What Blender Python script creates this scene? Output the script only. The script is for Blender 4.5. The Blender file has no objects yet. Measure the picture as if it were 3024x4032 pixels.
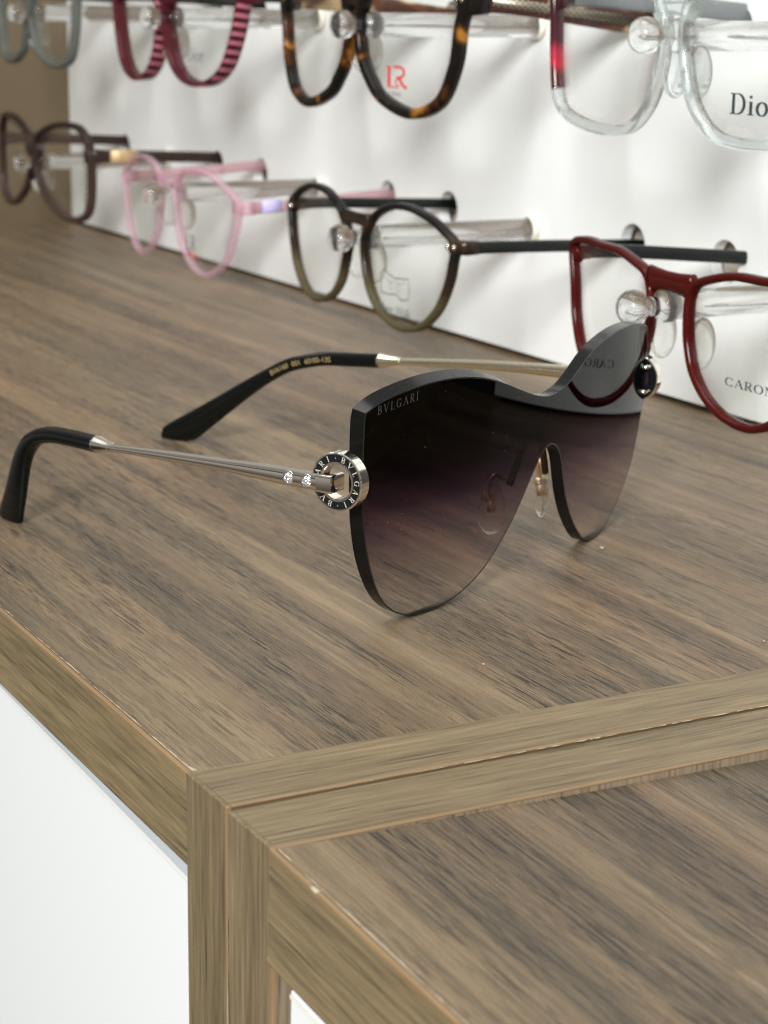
import bpy, bmesh, math, random
from mathutils import Vector, Matrix, Euler
random.seed(7)
MM = 0.001
scene = bpy.context.scene
col = scene.collection
PI = math.pi

# ------------------------------------------------------------------ helpers
def V(*a): return Vector(a)

def tag(o, label=None, cat=None, group=None, kind=None):
    if label: o['label'] = label
    if cat: o['category'] = cat
    if group: o['group'] = group
    if kind: o['kind'] = kind
    return o

def empty(name, loc, rot=(0, 0, 0)):
    o = bpy.data.objects.new(name, None)
    col.objects.link(o)
    o.location = Vector(loc) * MM
    o.rotation_euler = rot
    o.empty_display_size = 0.01
    return o

class MB:
    """collects vertices (mm) and faces with material slots"""
    def __init__(s): s.v = []; s.f = []; s.m = []; s.sm = []
    def add(s, verts, faces, mi=0, smooth=True):
        b = len(s.v)
        s.v += [tuple(p) for p in verts]
        for f in faces:
            s.f.append([b + i for i in f]); s.m.append(mi); s.sm.append(smooth)
    def grid(s, rows, closeu=False, closev=False, mi=0, smooth=True, flip=False):
        n = len(rows); k = len(rows[0]); vs = [p for r in rows for p in r]; fs = []
        for i in range(n if closeu else n - 1):
            for j in range(k if closev else k - 1):
                a, b = i, (i + 1) % n; c, d = j, (j + 1) % k
                q = [a * k + c, b * k + c, b * k + d, a * k + d]
                fs.append(q[::-1] if flip else q)
        s.add(vs, fs, mi, smooth)
    def box(s, x0, x1, y0, y1, z0, z1, mi=0):
        vs = [(x, y, z) for x in (x0, x1) for y in (y0, y1) for z in (z0, z1)]
        s.add(vs, [(0, 1, 3, 2), (4, 6, 7, 5), (0, 4, 5, 1), (2, 3, 7, 6), (0, 2, 6, 4), (1, 5, 7, 3)], mi, False)
    def tube(s, path, sec, n=14, mi=0, hint=V(0, 0, 1), cap=True, pw=2.0, closed=False):
        """sweep a superellipse; sec = list of (half side, half up)"""
        P = [Vector(p) for p in path]; rows = []
        for i, p in enumerate(P):
            a = P[max(i - 1, 0)]; b = P[min(i + 1, len(P) - 1)]
            t = (b - a).normalized()
            side = t.cross(hint).normalized(); up = side.cross(t).normalized()
            ha, hb = sec[i] if isinstance(sec, list) else sec
            r = []
            for j in range(n):
                th = 2 * PI * j / n; c, d = math.cos(th), math.sin(th)
                r.append(p + side * ha * math.copysign(abs(c) ** (2 / pw), c) + up * hb * math.copysign(abs(d) ** (2 / pw), d))
            rows.append(r)
        s.grid(rows, closev=True, mi=mi)
        if cap:
            b = len(s.v)
            for r, fl in ((rows[0], False), (rows[-1], True)):
                c = sum(r, V(0, 0, 0)) / n
                s.add(r + [c], [((j + 1) % n, j, n) if fl is False else (j, (j + 1) % n, n) for j in range(n)], mi, True)
    def lathe(s, prof, origin, axis, n=32, mi=0):
        """prof = [(radius, along)]"""
        axis = Vector(axis).normalized(); o = Vector(origin)
        u = axis.cross(V(0, 0, 1) if abs(axis.z) < .9 else V(1, 0, 0)).normalized(); w = axis.cross(u)
        s.grid([[o + axis * h + (u * math.cos(2 * PI * j / n) + w * math.sin(2 * PI * j / n)) * r for j in range(n)] for r, h in prof], closev=True, mi=mi)
    def ball(s, c, r, n=14, mi=0, sc=(1, 1, 1)):
        c = Vector(c)
        s.grid([[c + V(sc[0] * r * math.sin(a) * math.cos(b), sc[1] * r * math.sin(a) * math.sin(b), sc[2] * r * math.cos(a))
                 for b in [2 * PI * j / n for j in range(n)]] for a in [PI * i / n for i in range(n + 1)]], closev=True, mi=mi)
    def build(s, name, mats, parent=None, bevel=0, sub=0, merge=True, off=(0, 0, 0), auto=None):
        me = bpy.data.meshes.new(name)
        o3 = Vector(off)
        me.from_pydata([tuple((Vector(p) - o3) * MM) for p in s.v], [], s.f)
        if not isinstance(mats, (list, tuple)): mats = [mats]
        for m in mats: me.materials.append(m)
        for p, mi, sm in zip(me.polygons, s.m, s.sm): p.material_index = mi; p.use_smooth = sm
        bm = bmesh.new(); bm.from_mesh(me)
        if merge: bmesh.ops.remove_doubles(bm, verts=bm.verts, dist=1e-6)
        bmesh.ops.dissolve_degenerate(bm, edges=bm.edges, dist=1e-7)
        if bevel:
            ed = [e for e in bm.edges if len(e.link_faces) == 2 and e.calc_face_angle(0) > .6]
            bmesh.ops.bevel(bm, geom=ed, offset=bevel * MM, segments=2, affect='EDGES', profile=.6)
        bmesh.ops.recalc_face_normals(bm, faces=bm.faces)
        bm.to_mesh(me); bm.free()
        if auto is not None:
            try: me.set_sharp_from_angle(angle=auto)
            except Exception: pass
        o = bpy.data.objects.new(name, me)
        col.objects.link(o)
        if parent: o.parent = parent
        return o

def catmull(pts, n, closed=False):
    P = [Vector(p) for p in pts]; m = len(P); out = []
    segs = m if closed else m - 1
    for i in range(segs):
        if closed: a, b, c, d = P[(i - 1) % m], P[i], P[(i + 1) % m], P[(i + 2) % m]
        else: a, b, c, d = P[max(i - 1, 0)], P[i], P[i + 1], P[min(i + 2, m - 1)]
        for k in range(n):
            t = k / n
            out.append(.5 * ((2 * b) + (c - a) * t + (2 * a - 5 * b + 4 * c - d) * t * t + (3 * b - a - 3 * c + d) * t ** 3))
    if not closed: out.append(P[-1])
    return out

def resample(P, n, closed=False):
    Q = list(P) + ([P[0]] if closed else [])
    L = [0]
    for a, b in zip(Q[:-1], Q[1:]): L.append(L[-1] + (b - a).length)
    out = []; j = 0
    cnt = n if closed else n - 1
    for i in range(n):
        t = L[-1] * i / cnt
        while j < len(L) - 2 and L[j + 1] < t: j += 1
        d = L[j + 1] - L[j]
        out.append(Q[j].lerp(Q[j + 1], 0 if d == 0 else min(1, (t - L[j]) / d)))
    return out

# ------------------------------------------------------------------ node helpers
def new_mat(name):
    m = bpy.data.materials.new(name); m.use_nodes = True
    nt = m.node_tree; nt.nodes.clear()
    out = nt.nodes.new('ShaderNodeOutputMaterial')
    return m, nt, out

class N:
    def __init__(s, nt): s.nt = nt
    def __call__(s, typ, ins=None, **kw):
        n = s.nt.nodes.new('ShaderNode' + typ)
        for k, v in kw.items(): setattr(n, k, v)
        for k, v in (ins or {}).items():
            sk = n.inputs[k]
            if isinstance(v, bpy.types.NodeSocket): s.nt.links.new(v, sk)
            else: sk.default_value = v
        return n
    def math(s, op, a, b=None, c=None):
        ins = {0: a}
        if b is not None: ins[1] = b
        if c is not None: ins[2] = c
        return s('Math', ins, operation=op).outputs[0]
    def ramp(s, fac, stops, interp='LINEAR'):
        n = s.nt.nodes.new('ShaderNodeValToRGB'); r = n.color_ramp; r.interpolation = interp
        while len(r.elements) < len(stops): r.elements.new(.5)
        while len(r.elements) > len(stops): r.elements.remove(r.elements[-1])
        for e, (p, c) in zip(r.elements, stops):
            e.position = p; e.color = (*c, 1) if len(c) == 3 else c
        s.nt.links.new(fac, n.inputs[0]); return n.outputs[0]
    def mix(s, fac, a, b, blend='MIX'):
        n = s.nt.nodes.new('ShaderNodeMix'); n.data_type = 'RGBA'; n.blend_type = blend
        for i, v in ((0, fac), (6, a), (7, b)):
            sk = n.inputs[i]
            if isinstance(v, bpy.types.NodeSocket): s.nt.links.new(v, sk)
            else: sk.default_value = v if i == 0 else ((*v, 1) if len(v) == 3 else v)
        return n.outputs[2]
    def link(s, a, b): s.nt.links.new(a, b)

def c3(*a): return (*a, 1)

def simple(name, color, rough=.4, metal=0, spec=.5, trans=0, coat=0, ior=1.5, bump=None):
    m, nt, out = new_mat(name); n = N(nt)
    b = n('BsdfPrincipled', {'Base Color': c3(*color), 'Roughness': rough, 'Metallic': metal, 'IOR': ior,
                             'Specular IOR Level': spec, 'Transmission Weight': trans, 'Coat Weight': coat})
    if bump:
        tc = n('TexCoord'); nz = n('TexNoise', {'Vector': tc.outputs['Object'], 'Scale': bump[0], 'Detail': 3.0})
        bp = n('Bump', {'Height': nz.outputs[0], 'Strength': bump[1], 'Distance': .0003})
        n.link(bp.outputs[0], b.inputs['Normal'])
    n.link(b.outputs[0], out.inputs[0]); return m

# --- walnut laminate : grain along X
def laminate(name, dark=1.0, seed=0.0):
    m, nt, out = new_mat(name); n = N(nt)
    tc = n('TexCoord')
    def noise(sx, sy, det, dist=0., rough=.5, off=0.):
        mp = n('Mapping', {'Vector': tc.outputs['Object'], 'Scale': (sx, sy, sy), 'Location': (seed + off, off * 1.7 + seed, off)})
        return n('TexNoise', {'Vector': mp.outputs[0], 'Scale': 1.0, 'Detail': det, 'Roughness': rough, 'Distortion': dist}).outputs[0]
    broad = noise(3.0, 62, 4, .4, .55, 3.1)
    mid = noise(8, 300, 3, .2, .6, 7.7)
    hair = noise(34, 2400, 3, .1, .6, 1.3)
    hue = noise(2.4, 48, 2, .3, .5, 14.2)
    porn = noise(120, 2700, 2, .2, .5, 5.9)
    porl = noise(62, 1500, 2, .25, .5, 17.3)
    porx = noise(16, 1750, 2, .15, .5, 21.7)
    pmask = noise(7, 80, 3, .5, .55, 9.4)
    micro = n('TexNoise', {'Vector': tc.outputs['Object'], 'Scale': 2600.0, 'Detail': 2.0, 'Roughness': .7}).outputs[0]
    t = n.math('ADD', n.math('MULTIPLY', broad, .48), n.math('ADD', n.math('MULTIPLY', mid, .26), n.math('MULTIPLY', hair, .26)))
    D = dark
    base = n.ramp(t, [(.35, (.068 * D, .054 * D, .037 * D)), (.43, (.118 * D, .089 * D, .057 * D)), (.50, (.172 * D, .124 * D, .074 * D)),
                      (.57, (.232 * D, .165 * D, .097 * D)), (.67, (.315 * D, .226 * D, .136 * D))])
    hm = n.ramp(hue, [(.40, (.98, 1.0, 1.0)), (.6, (1.045, .985, .965))])
    base = n.mix(1.0, base, hm, 'MULTIPLY')
    pm = n.ramp(n.math('ADD', n.math('MULTIPLY', pmask, .6), n.math('MULTIPLY', n.math('SUBTRACT', 1.0, broad), .4)), [(.42, (0, 0, 0)), (.56, (1, 1, 1))])
    p1 = n.ramp(porn, [(.545, (0, 0, 0)), (.60, (1, 1, 1))]); p2 = n.ramp(porl, [(.58, (0, 0, 0)), (.64, (1, 1, 1))])
    p3 = n.ramp(porx, [(.58, (0, 0, 0)), (.66, (1, 1, 1))])
    pf = n.math('MULTIPLY', n.math('MAXIMUM', n.math('MAXIMUM', n.math('MULTIPLY', p1, .85), p2), n.math('MULTIPLY', p3, .6)), n.math('MULTIPLY_ADD', pm, .74, .26))
    c1 = n.mix(n.math('MULTIPLY', pf, .92), base, (.030, .024, .018))
    mf = n.math('MULTIPLY_ADD', micro, .9, .55)
    mv = n('CombineColor', {0: mf, 1: mf, 2: mf}).outputs[0]
    c2 = n.mix(1.0, c1, mv, 'MULTIPLY')
    bs = n('BsdfPrincipled', {'Base Color': c2, 'Roughness': .44, 'Specular IOR Level': .32})
    h = n.math('SUBTRACT', n.math('MULTIPLY', micro, .35), pf)
    bp = n('Bump', {'Height': h, 'Strength': .35, 'Distance': .0002})
    n.link(bp.outputs[0], bs.inputs['Normal'])
    n.link(bs.outputs[0], out.inputs[0]); return m

# --- oak edge banding : grain along axis `a`, orange glue lines at the borders of axis `w`
def banding(name, a, w, lo, hi, chips=0.0, seed=0.0, rimlo=True, rimhi=True, yellow=0.0):
    m, nt, out = new_mat(name); n = N(nt)
    tc = n('TexCoord'); ob = tc.outputs['Object']
    def noise(sl, sw, det, dist, off):
        sc = [sw, sw, sw]; sc[a] = sl
        mp = n('Mapping', {'Vector': ob, 'Scale': tuple(sc), 'Location': (seed + off, seed - off, off)})
        return n('TexNoise', {'Vector': mp.outputs[0], 'Scale': 1.0, 'Detail': det, 'Roughness': .6, 'Distortion': dist}).outputs[0]
    broad = noise(9, 130, 3, .8, 2.2); fine = noise(42, 1500, 4, .4, 6.1); hair = noise(80, 4000, 3, .2, 8.8)
    t = n.math('ADD', n.math('MULTIPLY', broad, .22), n.math('ADD', n.math('MULTIPLY', fine, .42), n.math('MULTIPLY', hair, .36)))
    Y = yellow
    base = n.ramp(t, [(.36, (.055, .042, .024)), (.44, (.130, .099, .054)), (.51, (.182 + .02 * Y, .135 + .012 * Y, .074 - .006 * Y)), (.64, (.275 + .03 * Y, .208 + .02 * Y, .118))])
    sep = n('SeparateXYZ', {0: ob})
    x = n.math('DIVIDE', n.math('SUBTRACT', sep.outputs[w], lo * MM), (hi - lo) * MM)
    wob = n.math('MULTIPLY', n.math('SUBTRACT', noise(60, 60, 3, 0, 4.4), .5), .05)
    x2 = n.math('ADD', x, wob)
    fac = None
    if rimlo: fac = n.ramp(x2, [(.03, (1, 1, 1)), (.075, (0, 0, 0))])
    if rimhi:
        f2 = n.ramp(x2, [(.925, (0, 0, 0)), (.97, (1, 1, 1))])
        fac = f2 if fac is None else n.math('MAXIMUM', fac, f2)
    cc = base
    if fac is not None: cc = n.mix(n.math('MULTIPLY', fac, .65), base, (.28, .175, .088))
    if chips:
        cn = noise(70, 70, 4, .4, 12.5)
        cm = n.ramp(cn, [(.62 - chips * .12, (0, 0, 0)), (.66 - chips * .12, (1, 1, 1))])
        edge = n.ramp(x2, [(.965, (0, 0, 0)), (.985, (1, 1, 1))])
        cc = n.mix(n.math('MULTIPLY', cm, edge), cc, (.5, .44, .33))
    bs = n('BsdfPrincipled', {'Base Color': cc, 'Roughness': .5, 'Specular IOR Level': .4})
    bp = n('Bump', {'Height': fine, 'Strength': .25, 'Distance': .0003})
    n.link(bp.outputs[0], bs.inputs['Normal'])
    n.link(bs.outputs[0], out.inputs[0]); return m

# --- clear plastics and glass
def clear_mat(name, tint=(1, 1, 1), ior=1.49, glass=.55, rough=.02):
    m, nt, out = new_mat(name); n = N(nt)
    g = n('BsdfGlass', {'Color': c3(*tint), 'IOR': ior, 'Roughness': rough})
    t = n('BsdfTransparent', {'Color': c3(*tint)})
    mx = n('MixShader', {0: glass, 1: t.outputs[0], 2: g.outputs[0]})
    n.link(mx.outputs[0], out.inputs[0]); return m

def pane_mat(name, tint=(.985, .992, .983), ior=1.5, gain=.6):
    m, nt, out = new_mat(name); n = N(nt)
    f = n.math('MULTIPLY', fres(n, ior), gain)
    t = n('BsdfTransparent', {'Color': c3(*tint)}); g = n('BsdfGlossy', {'Roughness': .01, 'Color': (1, 1, 1, 1)})
    mx = n('MixShader', {0: f, 1: t.outputs[0], 2: g.outputs[0]})
    n.link(mx.outputs[0], out.inputs[0]); return m

# --- acetate whose colour follows a ramp (and how much of it is see-through)
def acetate(name, build, rough=.16, see=0.0, coat=.07):
    m, nt, out = new_mat(name); n = N(nt)
    tc = n('TexCoord'); colr, seev = build(n, tc.outputs['Object'])
    bs = n('BsdfPrincipled', {'Base Color': colr, 'Roughness': rough, 'Coat Weight': coat, 'Coat Roughness': .04, 'Specular IOR Level': .2})
    tl = n('BsdfTranslucent', {'Color': colr})
    a = n('MixShader', {0: .3, 1: bs.outputs[0], 2: tl.outputs[0]})
    t = n('BsdfTransparent', {'Color': colr})
    mx = n('MixShader', {0: seev, 1: a.outputs[0], 2: t.outputs[0]})
    n.link(mx.outputs[0], out.inputs[0]); return m

def fres(n, ior):
    bf = n('NewGeometry').outputs['Backfacing']
    i = n('MapRange', {'Value': bf, 'From Min': 0.0, 'From Max': 1.0, 'To Min': ior, 'To Max': 1.0 / ior})
    return n('Fresnel', {'IOR': i.outputs[0]}).outputs[0]

def flat_see(colr, see):
    return lambda n, ob: (n('RGB').outputs[0], see)

def const(colr, see):
    def f(n, ob):
        r = n('RGB'); r.outputs[0].default_value = c3(*colr); return r.outputs[0], see
    return f

def zgrad(stops, see_stops, span=(-35, 20), warp=0.0):
    def f(n, ob):
        z = n('SeparateXYZ', {0: ob}).outputs[2]
        x = n.math('DIVIDE', n.math('SUBTRACT', z, span[0] * MM), (span[1] - span[0]) * MM)
        if warp:
            nz = n('TexNoise', {'Vector': ob, 'Scale': 110.0, 'Detail': 3.0}).outputs[0]
            x = n.math('ADD', x, n.math('MULTIPLY', n.math('SUBTRACT', nz, .5), warp))
        return n.ramp(x, stops), n.ramp(x, [(p, (v, v, v)) for p, v in see_stops])
    return f

def tortoise(dark, mid, amber, scale=90.0, thr=.56):
    def f(n, ob):
        nz = n('TexNoise', {'Vector': ob, 'Scale': scale, 'Detail': 2.0, 'Roughness': .45, 'Distortion': .8}).outputs[0]
        c = n.ramp(nz, [(thr - .08, dark), (thr, mid), (thr + .07, amber)])
        return c, n.ramp(nz, [(thr, (0, 0, 0)), (thr + .12, (.25, .25, .25))])
    return f

# ------------------------------------------------------------------ serif lettering
GT, Gt = .15, .05
def gell(cx, cy, rx, ry, a0, a1, n=18):
    return [(cx + rx * math.cos(math.radians(a0 + (a1 - a0) * i / n)), cy + ry * math.sin(math.radians(a0 + (a1 - a0) * i / n))) for i in range(n + 1)]
def stem(x, y0=0, y1=1, w=GT, sl=.1, top=True, bot=True):
    out = [('p', [(x, y0), (x, y1)], w)]
    if bot: out.append(('p', [(x - w / 2 - sl, y0 + Gt / 2), (x + w / 2 + sl, y0 + Gt / 2)], Gt))
    if top: out.append(('p', [(x - w / 2 - sl, y1 - Gt / 2), (x + w / 2 + sl, y1 - Gt / 2)], Gt))
    return out
def srf(x, y, l=.14): return ('p', [(x - l, y), (x + l, y)], Gt)
GLY = {
 'D': (stem(.17) + [('c', [(.17, .975), (.38, .975)] + gell(.4, .5, .36, .475, 90, -90) + [(.38, .025), (.17, .025)])], .9),
 'i': (stem(.16, 0, .64, top=False) + [('p', [(.04, .615), (.16, .615)], Gt), ('p', [(.155, .79), (.155, .93)], .14)], .36),
 'o': ([('c', gell(.33, .32, .25, .31, 0, 360, 30))], .68),
 'r': (stem(.16, 0, .64, top=False) + [('p', [(.04, .615), (.16, .615)], Gt), ('c', [(.2, .4), (.27, .54), (.36, .6), (.43, .58)]), ('p', [(.43, .49), (.43, .62)], .13)], .54),
 'C': ([('c', gell(.47, .5, .4, .475, 48, 312, 26)), ('p', [(.76, .68), (.76, .98)], Gt), ('p', [(.76, .02), (.76, .3)], Gt)], .88),
 'A': ([('p', [(.08, 0), (.44, 1)], Gt * 1.2), ('p', [(.43, .98), (.8, 0)], GT), ('p', [(.2, .33), (.66, .33)], Gt), srf(.08, Gt / 2), srf(.8, Gt / 2, .17)], .9),
 'R': (stem(.17) + [('c', [(.17, .975), (.38, .975)] + gell(.4, .735, .24, .24, 90, -90, 12) + [(.38, .495), (.17, .495)]), ('p', [(.4, .5), (.72, .02)], GT), ('p', [(.66, .025), (.84, .025)], Gt)], .84),
 'O': ([('c', gell(.47, .5, .39, .475, 0, 360, 32))], .96),
 'N': ([('p', [(.14, 0), (.14, 1)], Gt * 1.2), ('p', [(.76, 0), (.76, 1)], Gt * 1.2), ('p', [(.14, .98), (.76, .02)], GT), srf(.14, Gt / 2), srf(.12, 1 - Gt / 2), srf(.76, 1 - Gt / 2)], .92),
 'B': (stem(.17) + [('c', [(.17, .975), (.36, .975)] + gell(.38, .755, .22, .22, 90, -90, 12) + [(.36, .535), (.17, .535)]), ('c', [(.17, .515), (.38, .515)] + gell(.4, .27, .27, .245, 90, -90, 12) + [(.38, .025), (.17, .025)])], .78),
 'V': ([('p', [(.08, 1), (.44, 0)], GT), ('p', [(.43, .02), (.8, 1)], Gt * 1.2), srf(.08, 1 - Gt / 2, .17), srf(.8, 1 - Gt / 2)], .88),
 'L': (stem(.17) + [('p', [(.17, .025), (.64, .025)], Gt), ('p', [(.64, 0), (.64, .24)], Gt)], .72),
 'G': ([('c', gell(.47, .5, .4, .475, 48, 318, 26)), ('p', [(.76, .7), (.76, .98)], Gt), ('p', [(.76, .02), (.76, .42)], GT * .9), srf(.76, .42, .15)], .92),
 'I': (stem(.17), .36),
 '.': ([('p', [(.08, .5), (.24, .5)], .16)], .32),
 ' ': ([], .35),
}
def glyphs(mb, text, fn, bold=1.0, mi=0, track=.06, lift=.006):
    """fn(x, y, d) -> 3D point; x, y in cap heights; returns the width"""
    X = 0; k = 0
    for ch in text:
        st, w = GLY[ch]
        for s in st:
            P = [Vector((p[0], p[1], 0)) for p in s[1]]
            rows = []
            for i, p in enumerate(P):
                a = P[max(0, i - 1)]; b = P[min(len(P) - 1, i + 1)]
                t = (b - a).normalized(); nn = V(-t.y, t.x, 0)
                hw = (s[2] if s[0] == 'p' else Gt + (GT - Gt) * abs(t.y) ** 1.3) * .5 * bold
                d = lift + (k % 5) * .0015
                rows.append([fn(X + p.x + nn.x * hw, p.y + nn.y * hw, d), fn(X + p.x - nn.x * hw, p.y - nn.y * hw, d)])
            mb.grid(rows, mi=mi, smooth=False); k += 1
        X += w + track
    return X
def text_width(text, track=.06): return sum(GLY[c][1] + track for c in text) - track

def sans(mb, text, fn, mi=0, spacing=1.0):
    """the built-in font, flattened and mapped through fn(x, y, d); cap height about 1"""
    cu = bpy.data.curves.new('lettering_source', 'FONT'); cu.body = text; cu.size = 1.4; cu.space_character = spacing
    cu.resolution_u = 3
    ob = bpy.data.objects.new('lettering_source', cu); col.objects.link(ob)
    dg = bpy.context.evaluated_depsgraph_get(); dg.update()
    me = bpy.data.meshes.new_from_object(ob.evaluated_get(dg))
    mb.add([fn(v.co.x, v.co.y, .006) for v in me.vertices], [list(p.vertices) for p in me.polygons], mi, False)
    wmax = max((v.co.x for v in me.vertices), default=0)
    bpy.data.objects.remove(ob); bpy.data.curves.remove(cu); bpy.data.meshes.remove(me)
    return wmax

# ------------------------------------------------------------------ materials
M = {}
M['walnut'] = laminate('walnut_laminate', 1.0, 0.0)
M['walnut2'] = laminate('walnut_laminate_lower', .86, 4.3)
M['side_wood'] = simple('brown_side_wood', (.112, .080, .043), .5, bump=(60, .1))
M['band_front'] = banding('edge_banding_front', 0, 2, -18, 0, 0, 1.0, rimlo=False, yellow=.6)
M['band_front2'] = banding('edge_banding_lower_front', 0, 2, -18, 0, .3, 5.0, rimlo=False, yellow=.2)
M['band_top1'] = banding('edge_banding_top', 1, 0, 18, 0.2, 0, 2.0, rimhi=False)
M['band_top2'] = banding('edge_banding_top_lower', 1, 0, 36, 18.4, 0, 3.0, rimhi=False)
M['band_up1'] = banding('edge_banding_upright', 2, 0, 18, 0.2, 0, 7.0, rimhi=False)
M['band_up2'] = banding('edge_banding_upright_right', 2, 0, 36, 18.4, 0, 11.0, rimhi=False)
M['white_door'] = simple('white_laminate', (.80, .815, .80), .38, bump=(900, .08))
M['edge_white'] = simple('cream_edge', (.78, .76, .69), .5)
M['gasket'] = simple('grey_gasket', (.50, .53, .55), .4)
M['glue_trace'] = simple('yellowed_glue', (.60, .57, .47), .6)
M['chip'] = simple('chipped_board', (.43, .36, .26), .9, spec=.1)
M['dark_wood'] = simple('dark_brown_core', (.055, .035, .022), .7)
M['panel'] = simple('white_gloss_panel', (.865, .88, .865), .22, bump=(14, .25))
M['taupe'] = simple('taupe_backing', (.62, .55, .46), .6)
M['dark_wall'] = simple('dark_wall_paint', (.02, .018, .017), .7)
M['acrylic'] = clear_mat('clear_acrylic', (.995, .997, .995), 1.48, .85)
M['cream_tip'] = simple('cream_plastic', (.80, .77, .66), .4)
M['demo'] = pane_mat('clear_demo_lens')
M['pad_clear'] = clear_mat('clear_nose_pad', (.97, .97, .95), 1.42, .7, .12)
M['silver'] = simple('polished_silver', (.90, .84, .745), .09, 1)
M['dark_metal'] = simple('dark_bronze', (.10, .06, .05), .3, 1)
M['silver_letter'] = simple('silver_letters', (.74, .70, .60), .45, .55)
M['gold'] = simple('pale_gold', (.92, .70, .46), .34, 1)
M['palegold'] = simple('champagne_gold', (.86, .78, .58), .14, 1)
M['enamel'] = simple('black_enamel', (.006, .008, .008), .2)
M['rim_line'] = simple('polished_rim', (.014, .016, .013), .3, spec=.5)
M['plum'] = simple('plum_enamel', (.03, .018, .03), .12)
M['black_tip'] = simple('black_acetate', (.002, .003, .0025), .09, spec=.32)
M['print_dark'] = simple('dark_print', (.03, .045, .045), .5)
M['print_grey'] = simple('grey_print', (.11, .125, .115), .6, spec=.2)
M['print_red'] = simple('red_print', (.62, .07, .06), .5)
M['print_white'] = simple('white_print', (.7, .7, .72), .5)
M['print_gold'] = simple('gold_print', (.62, .45, .22), .4, .6)
M['etch'] = simple('etched_grey', (.07, .068, .068), .7, spec=.2)
def edge_mat():
    m, nt, out = new_mat('polished_black_edge'); n = N(nt)
    b = n('BsdfPrincipled', {'Base Color': (.004, .004, .004, 1), 'Roughness': .17, 'Specular IOR Level': .26})
    tc = n('TexCoord'); nz = n('TexNoise', {'Vector': tc.outputs['Object'], 'Scale': 5200.0, 'Detail': 2.0})
    dst = n.ramp(nz.outputs[0], [(.55, (0, 0, 0)), (.75, (1, 1, 1))])
    df = n('BsdfDiffuse', {'Color': (.22, .20, .19, 1)})
    up = n.ramp(n('SeparateXYZ', {0: n('NewGeometry').outputs['Normal']}).outputs[2], [(.3, (0, 0, 0)), (.8, (1, 1, 1))])
    mx = n('MixShader', {0: n.math('MULTIPLY', dst, n.math('MULTIPLY_ADD', up, .14, .015)), 1: b.outputs[0], 2: df.outputs[0]})
    t = n('BsdfTransparent', {'Color': (.96, .96, .96, 1)})
    m2 = n('MixShader', {0: n('NewGeometry').outputs['Backfacing'], 1: mx.outputs[0], 2: t.outputs[0]})
    n.link(m2.outputs[0], out.inputs[0]); return m
M['lens_edge'] = edge_mat()
M['crumb'] = simple('pale_crumb', (.32, .26, .19), .9, spec=.1)

def crystal_mat():
    m, nt, out = new_mat('cut_crystal'); n = N(nt)
    tc = n('TexCoord')
    vo = n('TexVoronoi', {'Vector': tc.outputs['Object'], 'Scale': 2100.0})
    bp = n('Bump', {'Height': vo.outputs['Distance'], 'Strength': .8, 'Distance': .0004})
    b = n('BsdfPrincipled', {'Base Color': (.97, .97, .98, 1), 'Metallic': .85, 'Roughness': .16})
    n.link(bp.outputs[0], b.inputs['Normal']); n.link(b.outputs[0], out.inputs[0]); return m
M['crystal'] = crystal_mat()

def shield_mat():
    """gradient tinted lens: see-through by height, mirror-like by angle, a little dust"""
    m, nt, out = new_mat('gradient_tinted_lens'); n = N(nt)
    tc = n('TexCoord'); z = n('SeparateXYZ', {0: tc.outputs['Object']}).outputs[2]
    x = n.math('DIVIDE', z, 60 * MM)
    tint = n.ramp(x, [(0.0, (.88, .85, .82)), (.09, (.79, .745, .72)), (.21, (.56, .485, .50)), (.35, (.245, .18, .235)),
                      (.46, (.062, .034, .068)), (.56, (.010, .0035, .010)), (.67, (.0015, .0008, .0012)), (1, (.0004, .0003, .0004))])
    t = n('BsdfTransparent', {'Color': tint})
    g = n('BsdfGlossy', {'Roughness': .012, 'Color': (1, 1, 1, 1)})
    a = n('MixShader', {0: n.math('MULTIPLY', n.math('POWER', fres(n, 1.5), 1.4), .95), 1: t.outputs[0], 2: g.outputs[0]})
    vo = n('TexVoronoi', {'Vector': tc.outputs['Object'], 'Scale': 760.0, 'Randomness': 1.0})
    rnd = n('SeparateColor', {0: vo.outputs['Color']}).outputs[0]
    size = n.math('MULTIPLY', n.math('SUBTRACT', rnd, .86), .9)
    dot = n.math('LESS_THAN', vo.outputs['Distance'], size)
    d = n('BsdfDiffuse', {'Color': (.35, .33, .33, 1)})
    mx = n('MixShader', {0: n.math('MULTIPLY', dot, .35), 1: a.outputs[0], 2: d.outputs[0]})
    n.link(mx.outputs[0], out.inputs[0]); return m
M['shield'] = None
M['shield'] = shield_mat()
M['shield_back'] = pane_mat('lens_back_surface', (1, 1, 1), 1.5, .35)

def core_mat():
    m, nt, out = new_mat('cut_board_face'); n = N(nt)
    mp = n('Mapping', {'Vector': n('TexCoord').outputs['Object'], 'Scale': (100, 1300, 60)})
    nz = n('TexNoise', {'Vector': mp.outputs[0], 'Scale': 1.0, 'Detail': 3.0}).outputs[0]
    c_ = n.ramp(nz, [(.30, (.07, .052, .035)), (.38, (.17, .127, .083)), (.6, (.25, .188, .122))])
    bs = n('BsdfPrincipled', {'Base Color': c_, 'Roughness': .6}); n.link(bs.outputs[0], out.inputs[0]); return m
M['core'] = core_mat()
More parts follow.
